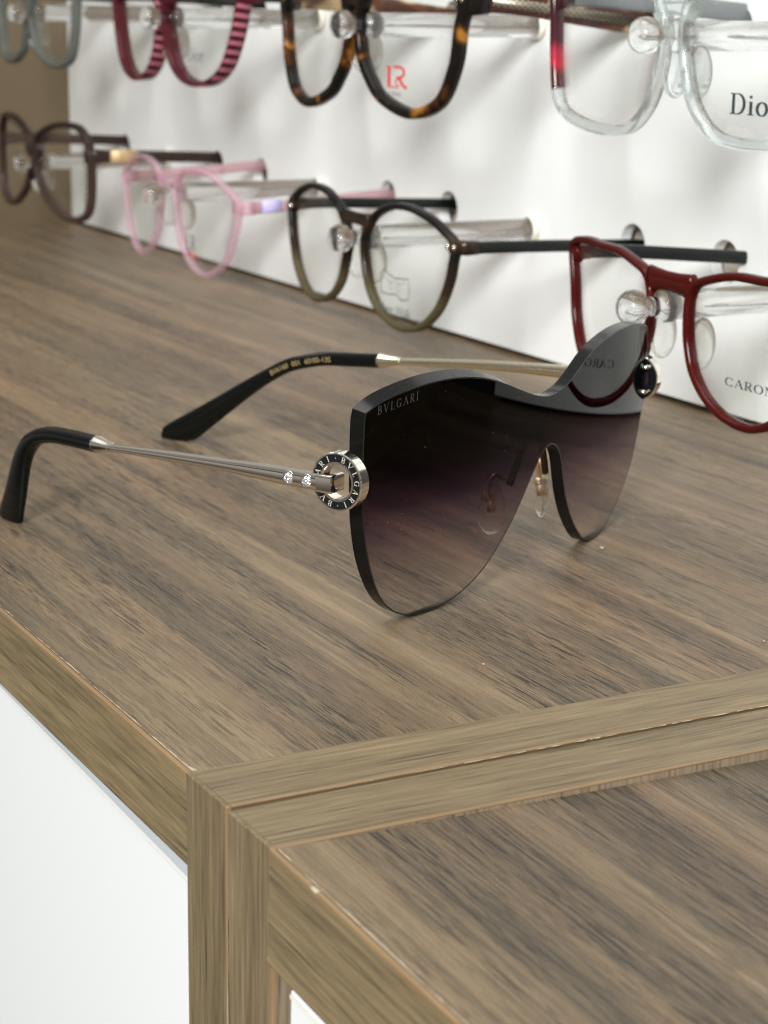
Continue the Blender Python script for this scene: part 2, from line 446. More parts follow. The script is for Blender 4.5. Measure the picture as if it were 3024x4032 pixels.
# ------------------------------------------------------------------ cabinets
D = 283.0          # depth of the tops, where the white panel stands
cab = empty('display_cabinet', (0, 0, 0))
tag(cab, 'walnut topped display cabinet with white front carrying the sunglasses', 'cabinet')
mb = MB(); mb.box(-857, -.1, .6, D + 20, -18, 0)
mb.build('top_board', M['walnut'], cab)
mb = MB(); mb.box(-857, -.1, -.4, .55, -18.2, -.15)
mb.build('edge_band', M['band_front'], cab, bevel=.15)
mb = MB(); mb.box(.1, 17.7, -.2, D, -330, -.25)
sp = mb.build('side_panel', M['side_wood'], cab)
mb = MB(); mb.box(.05, 17.75, .3, D, -.2, .12)
o = mb.build('edge_band', M['band_top1'], sp, bevel=.12)
mb = MB(); mb.box(.05, 17.75, -.75, .25, -330, .1)
mb.build('edge_band', M['band_up1'], sp, bevel=.18)
mb = MB(); mb.box(-857, -.35, 0.0, 18, -330, -18.9)
door = mb.build('door', M['white_door'], cab, bevel=.3)
mb = MB()
mb.add([(-.3, -.3, -18.35), (-.3, -.3, -20.5), (-112, -.3, -18.9), (-857, -.3, -18.9), (-857, -.3, -18.35), (-.3, .6, -18.35), (-.3, .6, -20.5), (-112, .6, -18.9), (-857, .6, -18.9), (-857, .6, -18.35)],
       [(0, 1, 2, 3, 4), (5, 9, 8, 7, 6), (0, 5, 6, 1), (1, 6, 7, 2), (2, 7, 8, 3), (3, 8, 9, 4), (4, 9, 5, 0)], 0, False)
mb.build('edge_gasket', M['gasket'], door)
mb = MB(); mb.grid([[(-.3, -.36, -20.5), (-.3, -.36, -21.1)], [(-112, -.36, -18.9), (-112, -.36, -19.3)], [(-857, -.36, -18.9), (-857, -.36, -19.3)]], smooth=False)
mb.build('edge_strip', M['edge_white'], door)
mb = MB(); mb.box(-1.15, -.35, -.36, .3, -330, -21.1)
mb.build('edge_strip', M['edge_white'], door, bevel=.1)
mb = MB()
for (pa, pb) in (((-1.5, -21.9), (-112, -19.9)), ((-1.5, -21.9), (-1.5, -330))):
    n_ = 60; rows = []
    for i in range(n_ + 1):
        t_ = i / n_; x_ = pa[0] + (pb[0] - pa[0]) * t_; z_ = pa[1] + (pb[1] - pa[1]) * t_; w_ = random.uniform(.03, .11)
        if random.random() < .04: w_ = .3
        rows.append([(x_, -.06, z_), (x_ - (w_ if pb[0] == pa[0] else 0), -.06, z_ - (w_ if pb[0] != pa[0] else 0))])
    mb.grid(rows, smooth=False)
mb.build('glue_trace', M['glue_trace'], door)
# pale chips along the laminate edge
mb = MB()
n_ = 420; rows = []
w_ = .12
for i in range(n_ + 1):
    x = -112 + 111.6 * i / n_
    w_ = max(.02, min(.34, w_ + random.uniform(-.07, .07)))
    if random.random() < .03: w_ = .03
    rows.append([V(x, .56, .035), V(x, .56 + w_, .035)])
mb.grid(rows, smooth=False)
mb.add([V(-3.2, .6, .04), V(-.4, .6, .04), V(-.1, 1.6, .04), V(-2.4, 1.1, .04)], [(0, 1, 2, 3)], 0, False)
mb.build('chipped_edge', M['chip'], cab)

cab2 = empty('display_cabinet', (18.2, 0, 0))
tag(cab2, 'neighbouring walnut topped cabinet with a slightly lower sagging top', 'cabinet')
off2 = (18.2, 0, 0)
mb = MB(); mb.box(18.35, 36.0, -.2, D, -330, -.75)
sp2 = mb.build('side_panel', M['core'], cab2, off=off2)
def band_mat_fix(o): return o
mb = MB(); mb.box(18.4, 36.05, .3, D, -.7, -.35)
o = mb.build('edge_band', M['band_top2'], sp2, bevel=.12)
mb = MB(); mb.box(18.4, 36.05, -.75, .25, -330, -.4)
o = mb.build('edge_band', M['band_up2'], sp2, bevel=.18)
for ob in sp2.children: ob.location = Vector((-18.2, 0, 0)) * MM
tilt = Euler((-.019, .028, 0))
piv = Vector((36.4, 0, -.35))
mb = MB(); mb.box(0, 420, .1, D, -18, 0)
tb2 = mb.build('top_board', M['walnut2'], cab2)
tb2.location = (piv - Vector(off2)) * MM; tb2.rotation_euler = tilt
mb = MB(); mb.box(-.9, 420, -.85, .05, -20.6, -.1)
eb2 = mb.build('edge_band', M['band_front2'], cab2, bevel=.2)
eb2.location = tb2.location; eb2.rotation_euler = tilt
mb = MB(); mb.box(40.6, 460, .9, 18, -330, -23.5)
d2 = mb.build('door', M['white_door'], cab2, bevel=.3, off=off2)
d2.rotation_euler = (0, .028, 0)
mb = MB(); mb.box(41.2, 460, .45, .85, -24.6, -23.9)
es2 = mb.build('edge_strip', M['edge_white'], d2, off=off2)
mb = MB(); mb.box(36.1, 41, 9, 12, -330, -21)
mb.build('inner_frame', M['dark_wood'], cab2, off=off2)
# pale glue squeezed out between the two uprights
mb = MB()
def gluebead(pts, wfun):
    rows = []
    for p in pts:
        w = wfun(); rows.append([V(p[0] - w, p[1], p[2]), V(p[0] + w, p[1], p[2] + .03)])
    mb.grid(rows, smooth=False)
y = 18.0
while y < 200:
    L = random.uniform(3, 16)
    gluebead([(18.1 + random.uniform(-.06, .06), y + L * i / 8, .05) for i in range(9)], lambda: random.uniform(.03, .3) * min(1, y / 60))
    y += L + random.uniform(0, 3)
mb.build('glue_line', M['chip'], cab2, off=off2)
mb = MB()
rows = []; w_ = .06
for i in range(140):
    w_ = max(.015, min(.22, w_ + random.uniform(-.05, .05)))
    rows.append([V(18.05 - w_, -.8, -20 - i * .6), V(18.05 + w_, -.8, -20 - i * .6)])
mb.grid(rows, smooth=False)
mb.build('glue_line', M['chip'], cab2, off=off2)
# scuffed edge along the front of the lower top
mb = MB()
rows = []; w_ = .15
for i in range(330):
    x = i / 3
    w_ = max(.02, min(.36, w_ + random.uniform(-.07, .07)))
    rows.append([V(x, .12, .04), V(x, .12 + w_, .04)])
mb.grid(rows, smooth=False)
ce2 = mb.build('chipped_edge', M['chip'], cab2)
ce2.location = tb2.location; ce2.rotation_euler = tilt

# ------------------------------------------------------------------ the white perforated panel
RODX = [-152.0, -334.7, -517.2, -699.9]
RZ = {0: 50.6, 1: 125.8}
PX0, PX1, PZ1 = -857.0, -42.0, 330.0
cu = bpy.data.curves.new('panel_source', 'CURVE'); cu.dimensions = '2D'; cu.fill_mode = 'BOTH'; cu.extrude = .0
def poly(pts):
    sp_ = cu.splines.new('POLY'); sp_.points.add(len(pts) - 1)
    for p, c in zip(sp_.points, pts): p.co = (c[0] * MM, c[1] * MM, 0, 1)
    sp_.use_cyclic_u = True
poly([(PX0, 2.2), (PX1, 2.2), (PX1, PZ1), (PX0, PZ1)])
HOLES = []
for rx in RODX:
    for row in (0, 1):
        for s in (-65, 65): HOLES.append((rx + s, RZ[row] + 1.2))
for hx, hz in HOLES:
    poly([(hx + 7.5 * math.cos(2 * PI * i / 40), hz + 7.5 * math.sin(2 * PI * i / 40)) for i in range(40)])
cu.extrude = 2.2 * MM
tmp = bpy.data.objects.new('panel_source', cu); col.objects.link(tmp)
dg = bpy.context.evaluated_depsgraph_get(); dg.update()
me = bpy.data.meshes.new_from_object(tmp.evaluated_get(dg))
bpy.data.objects.remove(tmp); bpy.data.curves.remove(cu)
me.name = 'perforated_display_wall'; me.materials.clear(); me.materials.append(M['panel'])
panel = bpy.data.objects.new('perforated_display_wall', me); col.objects.link(panel)
panel.location = (0, (D + 2.2) * MM, 0); panel.rotation_euler = (PI / 2, 0, 0)
tag(panel, 'white glossy display panel with round holes and two rows of eyeglasses', 'panel')
mb = MB(); mb.box(PX0, PX1, D + 9, D + 13, 0, PZ1)
bk = mb.build('backing_board', M['taupe'], None)
bk.parent = panel; bk.matrix_parent_inverse = (Matrix.Translation(panel.location) @ Euler(panel.rotation_euler).to_matrix().to_4x4()).inverted()
mb = MB(); mb.box(-875, -857.2, -15, D + 20, -18, 330)
wp = mb.build('side_panel', M['side_wood'], None)
wp.rotation_euler = (0, 0, 0)
tag(wp, 'dark brown wooden end panel at the far left end of the display', 'panel')
wp.name = 'end_panel'
mb = MB(); mb.box(PX1 + .5, 700, D + 6, D + 20, -330, 420)
tag(mb.build('wall', M['dark_wall'], None), kind='structure')

# ------------------------------------------------------------------ acrylic pegs
def make_peg():
    r = empty('display_peg', (0, 0, 0))
    b = MB()
    b.lathe([(0, -4.6), (2.4, -4.5), (4.0, -3.8), (4.9, -2.2), (5.1, 0), (4.8, 1.2), (3.6, 2.4), (2.9, 3.6), (2.7, 6.0), (3.0, 7.6),
             (4.2, 8.8), (4.9, 10.2), (4.9, 12.6), (4.2, 13.6), (0, 13.8)], (0, 0, 0), (0, 1, 0))
    b.build('peg_head', M['acrylic'], r)
    b = MB(); b.lathe([(0, 14.0), (4.0, 14.05), (4.2, 14.4), (4.2, 79.0), (0, 79.0)], (0, 0, 0), (0, 1, 0))
    b.build('rod', M['acrylic'], r)
    b = MB(); b.lathe([(4.62, 79.05), (4.8, 79.1), (4.85, 79.5), (4.85, 81.6), (0, 81.7)], (0, 0, 0), (0, 1, 0))
    b.build('base_collar', M['cream_tip'], r)
    return r
PEG_LABEL = {(0, 0): 'clear acrylic peg carrying the dark red glasses', (0, 1): 'clear acrylic peg carrying the round black and olive glasses',
             (0, 2): 'clear acrylic peg carrying the pale pink glasses', (0, 3): 'clear acrylic peg carrying the dark brown glasses',
             (1, 0): 'clear acrylic peg carrying the transparent glasses with one red side', (1, 1): 'clear acrylic peg carrying the black and amber tortoiseshell glasses',
             (1, 2): 'clear acrylic peg carrying the pink and black striped glasses', (1, 3): 'clear acrylic peg carrying the smoky grey glasses'}
peg0 = make_peg()
first = True
for row in (0, 1):
    for i, rx in enumerate(RODX):
        if first: p = peg0; first = False
        else:
            p = peg0.copy(); col.objects.link(p)
            for ch in list(peg0.children):
                c = ch.copy(); col.objects.link(c); c.parent = p
        p.location = Vector((rx, 201.0, RZ[row])) * MM
        tag(p, PEG_LABEL[(row, i)], 'display peg', 'clear acrylic pegs holding the eyeglasses')

# ------------------------------------------------------------------ eyeglasses on the pegs
CURV = 900.0
def make_glasses(name, label, loc, outline, width, depth, mats, bridge, temple, yaw=0.0, nt=None, padmat=None, rivets=False, logo=None, side_mat=False, rot=(0, 0)):
    """outline: right lens outer contour (x from the bridge, z from the peg), local y = depth"""
    r = empty(name, loc, (rot[0], rot[1], yaw))
    tag(r, label, 'eyeglasses', 'eyeglasses hanging on the display panel')
    base = resample(catmull([(p[0], 0, p[1]) for p in outline], 12, True), 110, True)
    cen = sum(base, V(0, 0, 0)) / len(base)
    nrm = []
    for i in range(len(base)):
        t = (base[(i + 1) % len(base)] - base[i - 1]).normalized()
        nv = V(t.z, 0, -t.x)
        if nv.dot(cen - base[i]) < 0: nv = -nv
        nrm.append(nv)
    def cv(p, y): return V(p.x, y + p.x * p.x / CURV, p.z)
    fr = MB(); d = depth / 2; bv = .7
    inner = []
    for sgn in (1, -1):
        loops = []
        w = [width(p, k) if callable(width) else width for p, k in zip(base, nrm)]
        for offk, y in (('o0', -d + bv), ('o1', -d), ('i1', -d), ('i0', -d + bv), ('i0', d - bv), ('i1', d), ('o1', d), ('o0', d - bv)):
            lp = []
            for p, k, ww in zip(base, nrm, w):
                q = p + k * (0 if offk == 'o0' else bv if offk == 'o1' else ww - bv if offk == 'i1' else ww)
                lp.append(cv(V(q.x * sgn, 0, q.z), y))
            loops.append(lp)
        if side_mat:
            fr.grid([loops[7], loops[0], loops[1]], closev=True, mi=1)
            fr.grid([loops[1], loops[2], loops[3], loops[4], loops[5], loops[6], loops[7]], closev=True, mi=0)
        else: fr.grid(loops, closeu=True, closev=True)
        inner.append([p + k * (ww - .35) for p, k, ww in zip(base, nrm, w)])
    bw, bz, bh = bridge
    fr.tube([cv(V(bw * t, 0, bz + (1 - t * t) * .4), 0) for t in [-1 + i / 6 for i in range(13)]], [(d * (.86 + .08 * abs(-1 + i / 6)), bh * (.86 + .34 * abs(-1 + i / 6) ** 2)) for i in range(13)], n=18, pw=2.4, hint=V(0, 0, 1))
    # end pieces that turn back towards the temples
    tx, tz, th, tend = temple[:4]
    for sgn in (1, -1):
        fr.tube([cv(V(sgn * (tx - 4.5), 0, tz), .3), cv(V(sgn * (tx - 1.2), 0, tz), .6), cv(V(sgn * (tx + .6), 0, tz), 2.6), cv(V(sgn * (tx + .9), 0, tz), 6.5)],
                [(d * .9, th * .62), (d * .9, th * .62), (1.9, th * .6), (1.7, th * .55)], n=14, pw=3.2, hint=V(0, 0, 1))
    frame = fr.build('frame_front', mats['front'] if isinstance(mats['front'], list) else [mats['front']], r)
    lens_r = None
    for k, sgn in enumerate((1, -1)):
        lb = MB(); n_ = len(inner[0])
        for y, fl in ((-.55, False), (.55, True)):
            ring = [cv(V(p.x * sgn, 0, p.z), y) for p in inner[0]]; c = sum(ring, V(0, 0, 0)) / n_
            mid = [c.lerp(q_, .55) for q_ in ring]; mid = [cv(V(q_.x, 0, q_.z), y) for q_ in mid]
            lb.grid([ring, mid], closev=True)
            lb.add(mid + [cv(V(c.x, 0, c.z), y)], [(j, (j + 1) % n_, n_) for j in range(n_)])
        ra = [cv(V(p.x * sgn, 0, p.z), -.55) for p in inner[0]]; rb = [cv(V(p.x * sgn, 0, p.z), .55) for p in inner[0]]
        lb.grid([ra, rb], closev=True)
        lo = lb.build('lens', M['demo'], r)
        if sgn == 1: lens_r = lo
    for sgn in (1, -1):
        tb = MB()
        y0 = 5.0 + tx * tx / CURV
        endx = temple[5] if len(temple) > 5 else 65.0
        P = [V(sgn * (tx + .9), y0, tz), V(sgn * (tx + .9 + (endx - tx) * .25), y0 + 14, tz + (tend - tz) * .1), V(sgn * (tx + (endx - tx) * .6), 48, tz + (tend - tz) * .5), V(sgn * endx, 76, tend), V(sgn * (endx - 1), 93, tend - 1.2)]
        P = catmull(P, 6)
        th2 = temple[4]
        S = [(1.5, th * .5 + (th2 - th) * .5 * min(1, i / (len(P) * .7))) for i in range(len(P))]
        tb.tube(P, S, n=14, pw=3.4)
        tm = mats['temple'][0 if sgn == -1 else 1] if isinstance(mats['temple'], tuple) else mats['temple']
        t_ = tb.build('temple', tm, r)
        for tx_ in (nt or []):
            if tx_[0] != sgn: continue
            b2 = MB(); side = tx_[1]      # outer (+1) or inner (-1) face
            if tx_[2] == 'inlay':
                i0, i1 = tx_[3]; hh_ = tx_[5]
                Q = [V(sgn * (tx + .9 + (endx - tx) * (y - y0) / 70), y, tz + (tend - tz) * (y - y0) / 70) for y in (i0, i1)]
                b2.tube(Q, (1.66, hh_ / 2), n=8, pw=8)
                b2.build('metal_inlay', M[tx_[4]], t_)
            elif tx_[2] == 'band':
                i0, i1 = tx_[3]
                Q = [V(sgn * (tx + .9 + (endx - tx) * (y - y0) / 70), y, tz + (tend - tz) * (y - y0) / 70) for y in (i0, i1)]
                b2.tube(Q, (1.62, th * .53), n=14, pw=3.4)
                b2.build('metal_band' if tx_[4] in ('gold',) else 'colour_band', M[tx_[4]], t_)
            else:
                hgt = tx_[5]; ys = tx_[3]
                def fn(a, b, dd, sgn=sgn, side=side, hgt=hgt, ys=ys):
                    y = ys + a * hgt * (1 if sgn * side > 0 else -1)
                    return V(sgn * (tx + .9 + (endx - tx) * (y - y0) / 70) + sgn * side * (1.56 + dd), y, tz + (tend - tz) * (y - y0) / 70 + (b - .5) * hgt)
                sans(b2, tx_[2], fn); b2.build('lettering', M[tx_[4]], t_)
    if rivets:
        for sgn in (1, -1):
            for k in (0, 1):
                b = MB(); b.lathe([(0, -.35), (.75, -.3), (1.0, 0), (1.0, .4)], cv(V(sgn * (tx - 1.2 - 3.2 * k), 0, tz), -d + .1), (0, 1, 0), n=16)
                b.build('rivet', M['silver'], frame)
    if padmat:
        i = min(range(len(base)), key=lambda j: (base[j] - V(4, 0, -9)).length)
        for sgn in (1, -1):
            b = MB(); q = base[i]
            b.ball(cv(V(sgn * (q.x + .8), 0, q.z - 1), 4.4), 1.0, 16, sc=(1.7, 4.6, 7.5))
            b.build('nose_pad', padmat, r)
    if logo: logo(lens_r, lambda x, z, dd=0: cv(V(x, 0, z), -.62 - dd))
    return r

def w_const(a): return a
# materials of the frames
M['olive'] = acetate('black_to_olive_acetate', zgrad([(0, (.20, .165, .085)), (.34, (.175, .145, .075)), (.42, (.05, .03, .016)), (.55, (.028, .017, .01)), (.66, (.012, .011, .009)), (.74, (.05, .028, .016)), (.8, (.012, .010, .009)), (1, (.010, .010, .009))],
                                                     [(0, .45), (.36, .4), (.44, .03), (1, 0)], warp=.08))
M['blackgreen'] = simple('black_temple_acetate', (.003, .005, .004), .3, spec=.3)
M['red'] = acetate('dark_red_acetate', const((.088, .006, .004), .12), coat=.2)
def clear_red():
    m, nt, out = new_mat('crystal_and_red_acetate'); n = N(nt)
    g = n('BsdfGlass', {'Color': (.965, .988, .985, 1), 'IOR': 1.47, 'Roughness': .0})
    t = n('BsdfTransparent', {'Color': (.965, .988, .985, 1)})
    c = n('MixShader', {0: .72, 1: t.outputs[0], 2: g.outputs[0]})
    ob = n('TexCoord').outputs['Object']; sp_ = n('SeparateXYZ', {0: ob})
    nz = n('TexNoise', {'Vector': ob, 'Scale': 160.0, 'Detail': 3.0}).outputs[0]
    zz = n.math('ADD', n.math('DIVIDE', n.math('ADD', sp_.outputs[2], .0175), .03), n.math('MULTIPLY', n.math('SUBTRACT', nz, .5), .25))
    colr = n.ramp(zz, [(0, (.06, .012, .008)), (.16, (.10, .015, .012)), (.24, (.5, .02, .045)), (.36, (.42, .02, .05)), (.46, (.07, .012, .018)), (1, (.035, .01, .012))])
    bs = n('BsdfPrincipled', {'Base Color': colr, 'Roughness': .15, 'Coat Weight': .4})
    tr = n('BsdfTransparent', {'Color': colr}); a = n('MixShader', {0: .12, 1: bs.outputs[0], 2: tr.outputs[0]})
    xm = n('MapRange', {'Value': sp_.outputs[0], 'From Min': -.0605, 'From Max': -.0615}).outputs[0]
    zm = n('MapRange', {'Value': n.math('ADD', sp_.outputs[2], n.math('MULTIPLY', n.math('SUBTRACT', nz, .5), .003)), 'From Min': -.0178, 'From Max': -.0165}).outputs[0]
    mx = n('MixShader', {0: n.math('MULTIPLY', xm, zm), 1: c.outputs[0], 2: a.outputs[0]})
    n.link(mx.outputs[0], out.inputs[0]); return m
M['clearfr'] = clear_mat('crystal_clear_acetate', (.965, .988, .985), 1.47, .72, .0)
M['clearmix'] = clear_red()
M['clearred'] = acetate('red_brown_acetate', zgrad([(0, (.30, .02, .03)), (.35, (.09, .02, .012)), (.42, (.5, .03, .05)), (.52, (.10, .012, .02)), (.7, (.05, .01, .012)), (1, (.03, .007, .008))], [(0, .15), (.5, .05), (1, 0)], warp=.05))
M['tort'] = acetate('black_amber_tortoise', tortoise((.012, .009, .007), (.10, .035, .008), (.55, .24, .04), 75.0, .60))
M['tort_pale'] = acetate('brown_beige_tortoise', tortoise((.075, .026, .016), (.15, .06, .03), (.74, .58, .32), 55.0, .55))
M['stripe_face'] = acetate('wine_acetate', const((.105, .018, .024), .10))
def stripes(n, ob):
    z = n('SeparateXYZ', {0: ob}).outputs[2]
    f = n.math('FRACT', n.math('DIVIDE', n.math('ADD', z, n.math('MULTIPLY', n('SeparateXYZ', {0: ob}).outputs[1], .12)), 3.7 * MM))
    return n.ramp(f, [(0, (.016, .006, .008)), (.28, (.03, .008, .012)), (.36, (.36, .05, .09)), (.62, (.66, .27, .34)), (.9, (.34, .05, .08)), (1, (.02, .006, .008))]), 0.0
M['stripe_side'] = acetate('pink_black_stripes', stripes)
M['pink'] = acetate('pale_pink_acetate', const((.88, .72, .77), .72))
M['pinkt'] = acetate('pink_temple_acetate', const((.78, .58, .61), .55))
M['smoke'] = acetate('smoky_grey_acetate', const((.22, .235, .205), .35))
M['brown'] = acetate('dark_brown_acetate', zgrad([(0, (.14, .09, .075)), (.5, (.075, .045, .036)), (1, (.035, .02, .016))], [(0, .35), (.6, .15), (1, .03)]))
def lattice():
    m, nt, out = new_mat('engraved_lattice'); n = N(nt)
    sp_ = n('SeparateXYZ', {0: n('TexCoord').outputs['Object']})
    a_ = n.math('ADD', n.math('MULTIPLY', sp_.outputs[1], 420.0), n.math('MULTIPLY', sp_.outputs[2], 560.0)); b_ = n.math('SUBTRACT', n.math('MULTIPLY', sp_.outputs[1], 420.0), n.math('MULTIPLY', sp_.outputs[2], 560.0))
    d_ = n.math('MINIMUM', n.math('ABSOLUTE', n.math('SUBTRACT', n.math('FRACT', a_), .5)), n.math('ABSOLUTE', n.math('SUBTRACT', n.math('FRACT', b_), .5)))
    c_ = n.ramp(d_, [(.07, (.42, .37, .29)), (.14, (.12, .095, .075))])
    bs = n('BsdfPrincipled', {'Base Color': c_, 'Metallic': .7, 'Roughness': .35}); n.link(bs.outputs[0], out.inputs[0]); return m
M['lattice'] = lattice()
M['lilac'] = simple('lilac_band', (.50, .46, .75), .4)
M['bronze'] = simple('bronze_band', (.52, .36, .19), .4, .3)
M['greytemple'] = acetate('grey_temple', const((.33, .35, .36), .3))

def logo_dior(lens, fn):
    b = MB(); h = 5.5; glyphs(b, 'Dior', lambda x, y, d: fn(25.6 + x * h * 1.3, -19.7 + y * h, d), 1.1); b.build('lettering', M['print_dark'], lens)
def logo_caron(lens, fn):
    b = MB(); h = 2.35; glyphs(b, 'CARON', lambda x, y, d: fn(29.0 + x * h * 1.75, -16.9 + y * h, d), 1.15, track=.12); b.build('lettering', M['print_dark'], lens)
def logo_dior_small(lens, fn):
    b = MB(); h = 5.6; glyphs(b, 'Dior', lambda x, y, d: fn(24 + x * h, -17.5 + y * h, d), .9); b.build('lettering', M['print_grey'], lens)
def logo_lr(lens, fn):
    b = MB(); h = 7.4; X0, Z0 = 22.5, -21.0
    def f(x, y, d): return fn(X0 + x * h * 1.7, Z0 + y * h, d)
    def st(pts, w):
        rows = []
        P = [V(p[0], p[1], 0) for p in pts]
        for i, p in enumerate(P):
            t = (P[min(i + 1, len(P) - 1)] - P[max(i - 1, 0)]).normalized(); nn = V(-t.y, t.x, 0) * w / 2
            rows.append([f(p.x + nn.x, p.y + nn.y, 0), f(p.x - nn.x, p.y - nn.y, 0)])
        b.grid(rows, smooth=False)
    st([(.22, .02), (.22, 1)], .17); st([(.06, .97), (.3, .97)], .06); st([(.22, .04), (.72, .04)], .07)
    st([(.45, .97), (.72, .97)] + gell(.74, .73, .24, .24, 90, -90, 12) + [(.6, .49)], .13)
    st([(.6, .49), (.78, .42), (.88, .2), (1.12, .0)], .15); st([(.7, .45), (.56, .3), (.62, .14), (.72, .08)], .08)
    b.build('emblem', M['print_red'], lens)
    b = MB(); h2 = 1.5; sans(b, 'LISA PISANI', lambda x, y, d: fn(23.4 + x * h2, -23.8 + y * h2, d), spacing=.9); b.build('lettering', M['print_grey'], lens)
def logo_lr_small(lens, fn):
    b = MB(); h = 7.0
    glyphs(b, 'LR', lambda x, y, d: fn(20 + x * h * .8, -22.5 + y * h, d), 1.2); b.build('emblem', M['print_grey'], lens)
    b = MB(); b.grid([[fn(20, -24.6), fn(20, -23.6)], [fn(31, -24.6), fn(31, -23.6)]], smooth=False); b.build('underline', M['print_red'], lens)
def logo_frame(lens, fn):
    b = MB()
    def st(pts, w=.5):
        P = [V(p[0], p[1], 0) for p in pts]; rows = []
        for i, p in enumerate(P):
            t = (P[min(i + 1, len(P) - 1)] - P[max(i - 1, 0)]).normalized(); nn = V(-t.y, t.x, 0) * w / 2
            rows.append([fn(p.x + nn.x, p.y + nn.y), fn(p.x - nn.x, p.y - nn.y)])
        b.grid(rows, smooth=False)
    def em(x, z): return (20.0 + x * 18.0, -17.6 + z * 7.6)
    st([em(*p) for p in [(0, .05), (-.02, .95), (.1, 1.15), (.3, .95), (.5, .85), (.98, .95), (1.02, .5), (1, .0), (.75, -.1), (.55, .12), (.3, .02), (0, .05)]])
    st([em(.36 + .08 * math.cos(a), .42 + .16 * math.sin(a)) for a in [i * .4 for i in range(17)]], .2)
    st([em(.62 + .08 * math.cos(a), .42 + .16 * math.sin(a)) for a in [i * .4 for i in range(17)]], .2)
    st([em(.14, .8), em(.3, .62), em(.5, .7), em(.7, .62), em(.86, .75)], .2)
    b.build('emblem', M['print_grey'], lens)
    b = MB(); h = 3.6; sans(b, 'Eileen Walk', lambda x, y, d: fn(18.0 + x * h, -24.2 + y * h, d), spacing=.9); b.build('lettering', M['print_grey'], lens)

YF = 208.5
OL = {
 'olive': [(5.2, -2), (7.5, -12), (12, -20), (20, -26), (33, -29.3), (46, -27), (56, -19.5), (62, -9.5), (64.3, -1), (65.2, 3.5), (64, 6.6), (59.5, 9.3), (51, 13), (38, 15.6), (25, 14.8), (14.5, 10.8), (8, 5)],
 'red': [(9, 4), (8.8, -4), (10, -10), (13.2, -17), (20.5, -23.6), (31, -27.6), (43, -27.8), (54, -22), (60, -12), (62.5, 0), (64.2, 7), (64.6, 10.5), (62.4, 13), (57, 14.2), (50, 14.6), (42, 14.2), (30, 14), (18, 11.5), (12, 9)],
 'clear': [(3, 0), (5.5, -12), (10, -20.5), (18, -26.7), (28, -28.8), (41, -28.6), (53, -27), (61, -24.5), (66, -19.5), (68.5, -8), (69.5, 5), (70, 14), (64, 18), (50, 19), (30, 18.5), (14, 15), (5, 9)],
 'tort': [(2, 2), (2.5, -6), (5, -13), (10.5, -19.5), (20, -26.5), (40, -31), (57, -26), (65.5, -13), (68, 0), (71, 8), (69, 15), (58, 18), (38, 19), (18, 17), (7, 12)],
 'stripe': [(1, 2), (3, -6), (8, -17), (18, -25), (32, -28), (46, -26.5), (58, -20), (66, -8), (70, 3), (73, 12), (66, 17), (45, 18), (20, 16), (6, 11)],
 'grey': [(0, 4), (3, -9), (13, -21), (34, -26.5), (52, -23), (59, -9), (61, 6), (62, 14), (40, 18), (15, 15), (3, 11)],
 'pink': [(7, 0), (9, 7), (16, 12), (29, 14), (43, 13), (57, 8), (66, 3), (66, -3), (62, -14), (56, -24), (41, -32), (25, -30), (12, -18)],
 'brown': [(3, 2), (6, 14), (30, 21.5), (56, 22.5), (67, 17), (72, 6), (70, -18), (58, -26), (38, -26), (17, -18), (5, -8)],
}
make_glasses('eyeglasses', 'dark red glossy glasses above the sunglasses, hung by the panel', (-146.8, YF + 1.0, RZ[0]), OL['red'], 2.3, 3.6,
             {'front': M['red'], 'temple': M['blackgreen']}, (11, 7.2, 3.3), (64.4, 8.2, 4.2, 3.4, 4.4), yaw=-.07, padmat=M['pad_clear'], logo=logo_caron)
make_glasses('eyeglasses', 'round glasses, black on top fading to olive below, with two silver rivets', (-337.5, YF, RZ[0]), OL['olive'], 2.3, 3.9,
             {'front': M['olive'], 'temple': M['blackgreen']}, (10, 6.3, 2.6), (66, 4.2, 4.2, 2.0, 4.2), rot=(0, .02), padmat=M['pad_clear'], rivets=True, logo=logo_frame,
             nt=[(-1, -1, 'UGOTTI', 262, 'print_white', 2.6)])
make_glasses('eyeglasses', 'pale translucent pink glasses with a lilac band on the temple', (-518, YF, RZ[0]), OL['pink'], 2.4, 3.4,
             {'front': M['pink'], 'temple': M['pinkt']}, (11, 5.2, 2.8), (66, .5, 5.0, 4.0, 4.6), rot=(0, .02), padmat=M['pad_clear'], logo=logo_lr_small,
             nt=[(1, 1, 'band', (14, 23), 'lilac'), (1, 1, 'VOGUE', 26, 'print_white', 2.8)])
make_glasses('eyeglasses', 'large dark brown angular glasses in the lower row, beside the wooden end panel', (-702, YF, RZ[0]), OL['brown'], 3.0, 4.2,
             {'front': M['brown'], 'temple': M['brown']}, (9, 6.6, 3.0), (70, 7.5, 6.0, 5.0, 5.4), padmat=M['pad_clear'], nt=[(1, 1, 'band', (15, 30), 'bronze')])
make_glasses('eyeglasses', 'transparent glasses with clear rims and one red and brown side', (-149, YF, RZ[1]), OL['clear'], 3.0, 4.2,
             {'front': M['clearmix'], 'temple': (M['greytemple'], M['clearfr'])}, (8, 8.4, 3.6), (69.5, 10.5, 6.5, 6.0, 6.0), padmat=M['clearfr'], logo=logo_dior)
make_glasses('eyeglasses', 'black and amber tortoiseshell glasses with a red emblem on the lens', (-340, YF, RZ[1]), OL['tort'], 3.5, 4.6,
             {'front': M['tort'], 'temple': M['tort_pale']}, (8, 8.2, 3.6), (70, 9.0, 8.4, 2.0, 8.0), padmat=M['pad_clear'], rivets=True, logo=logo_lr, nt=[(1, 1, 'inlay', (13, 72), 'lattice', 3.4)])
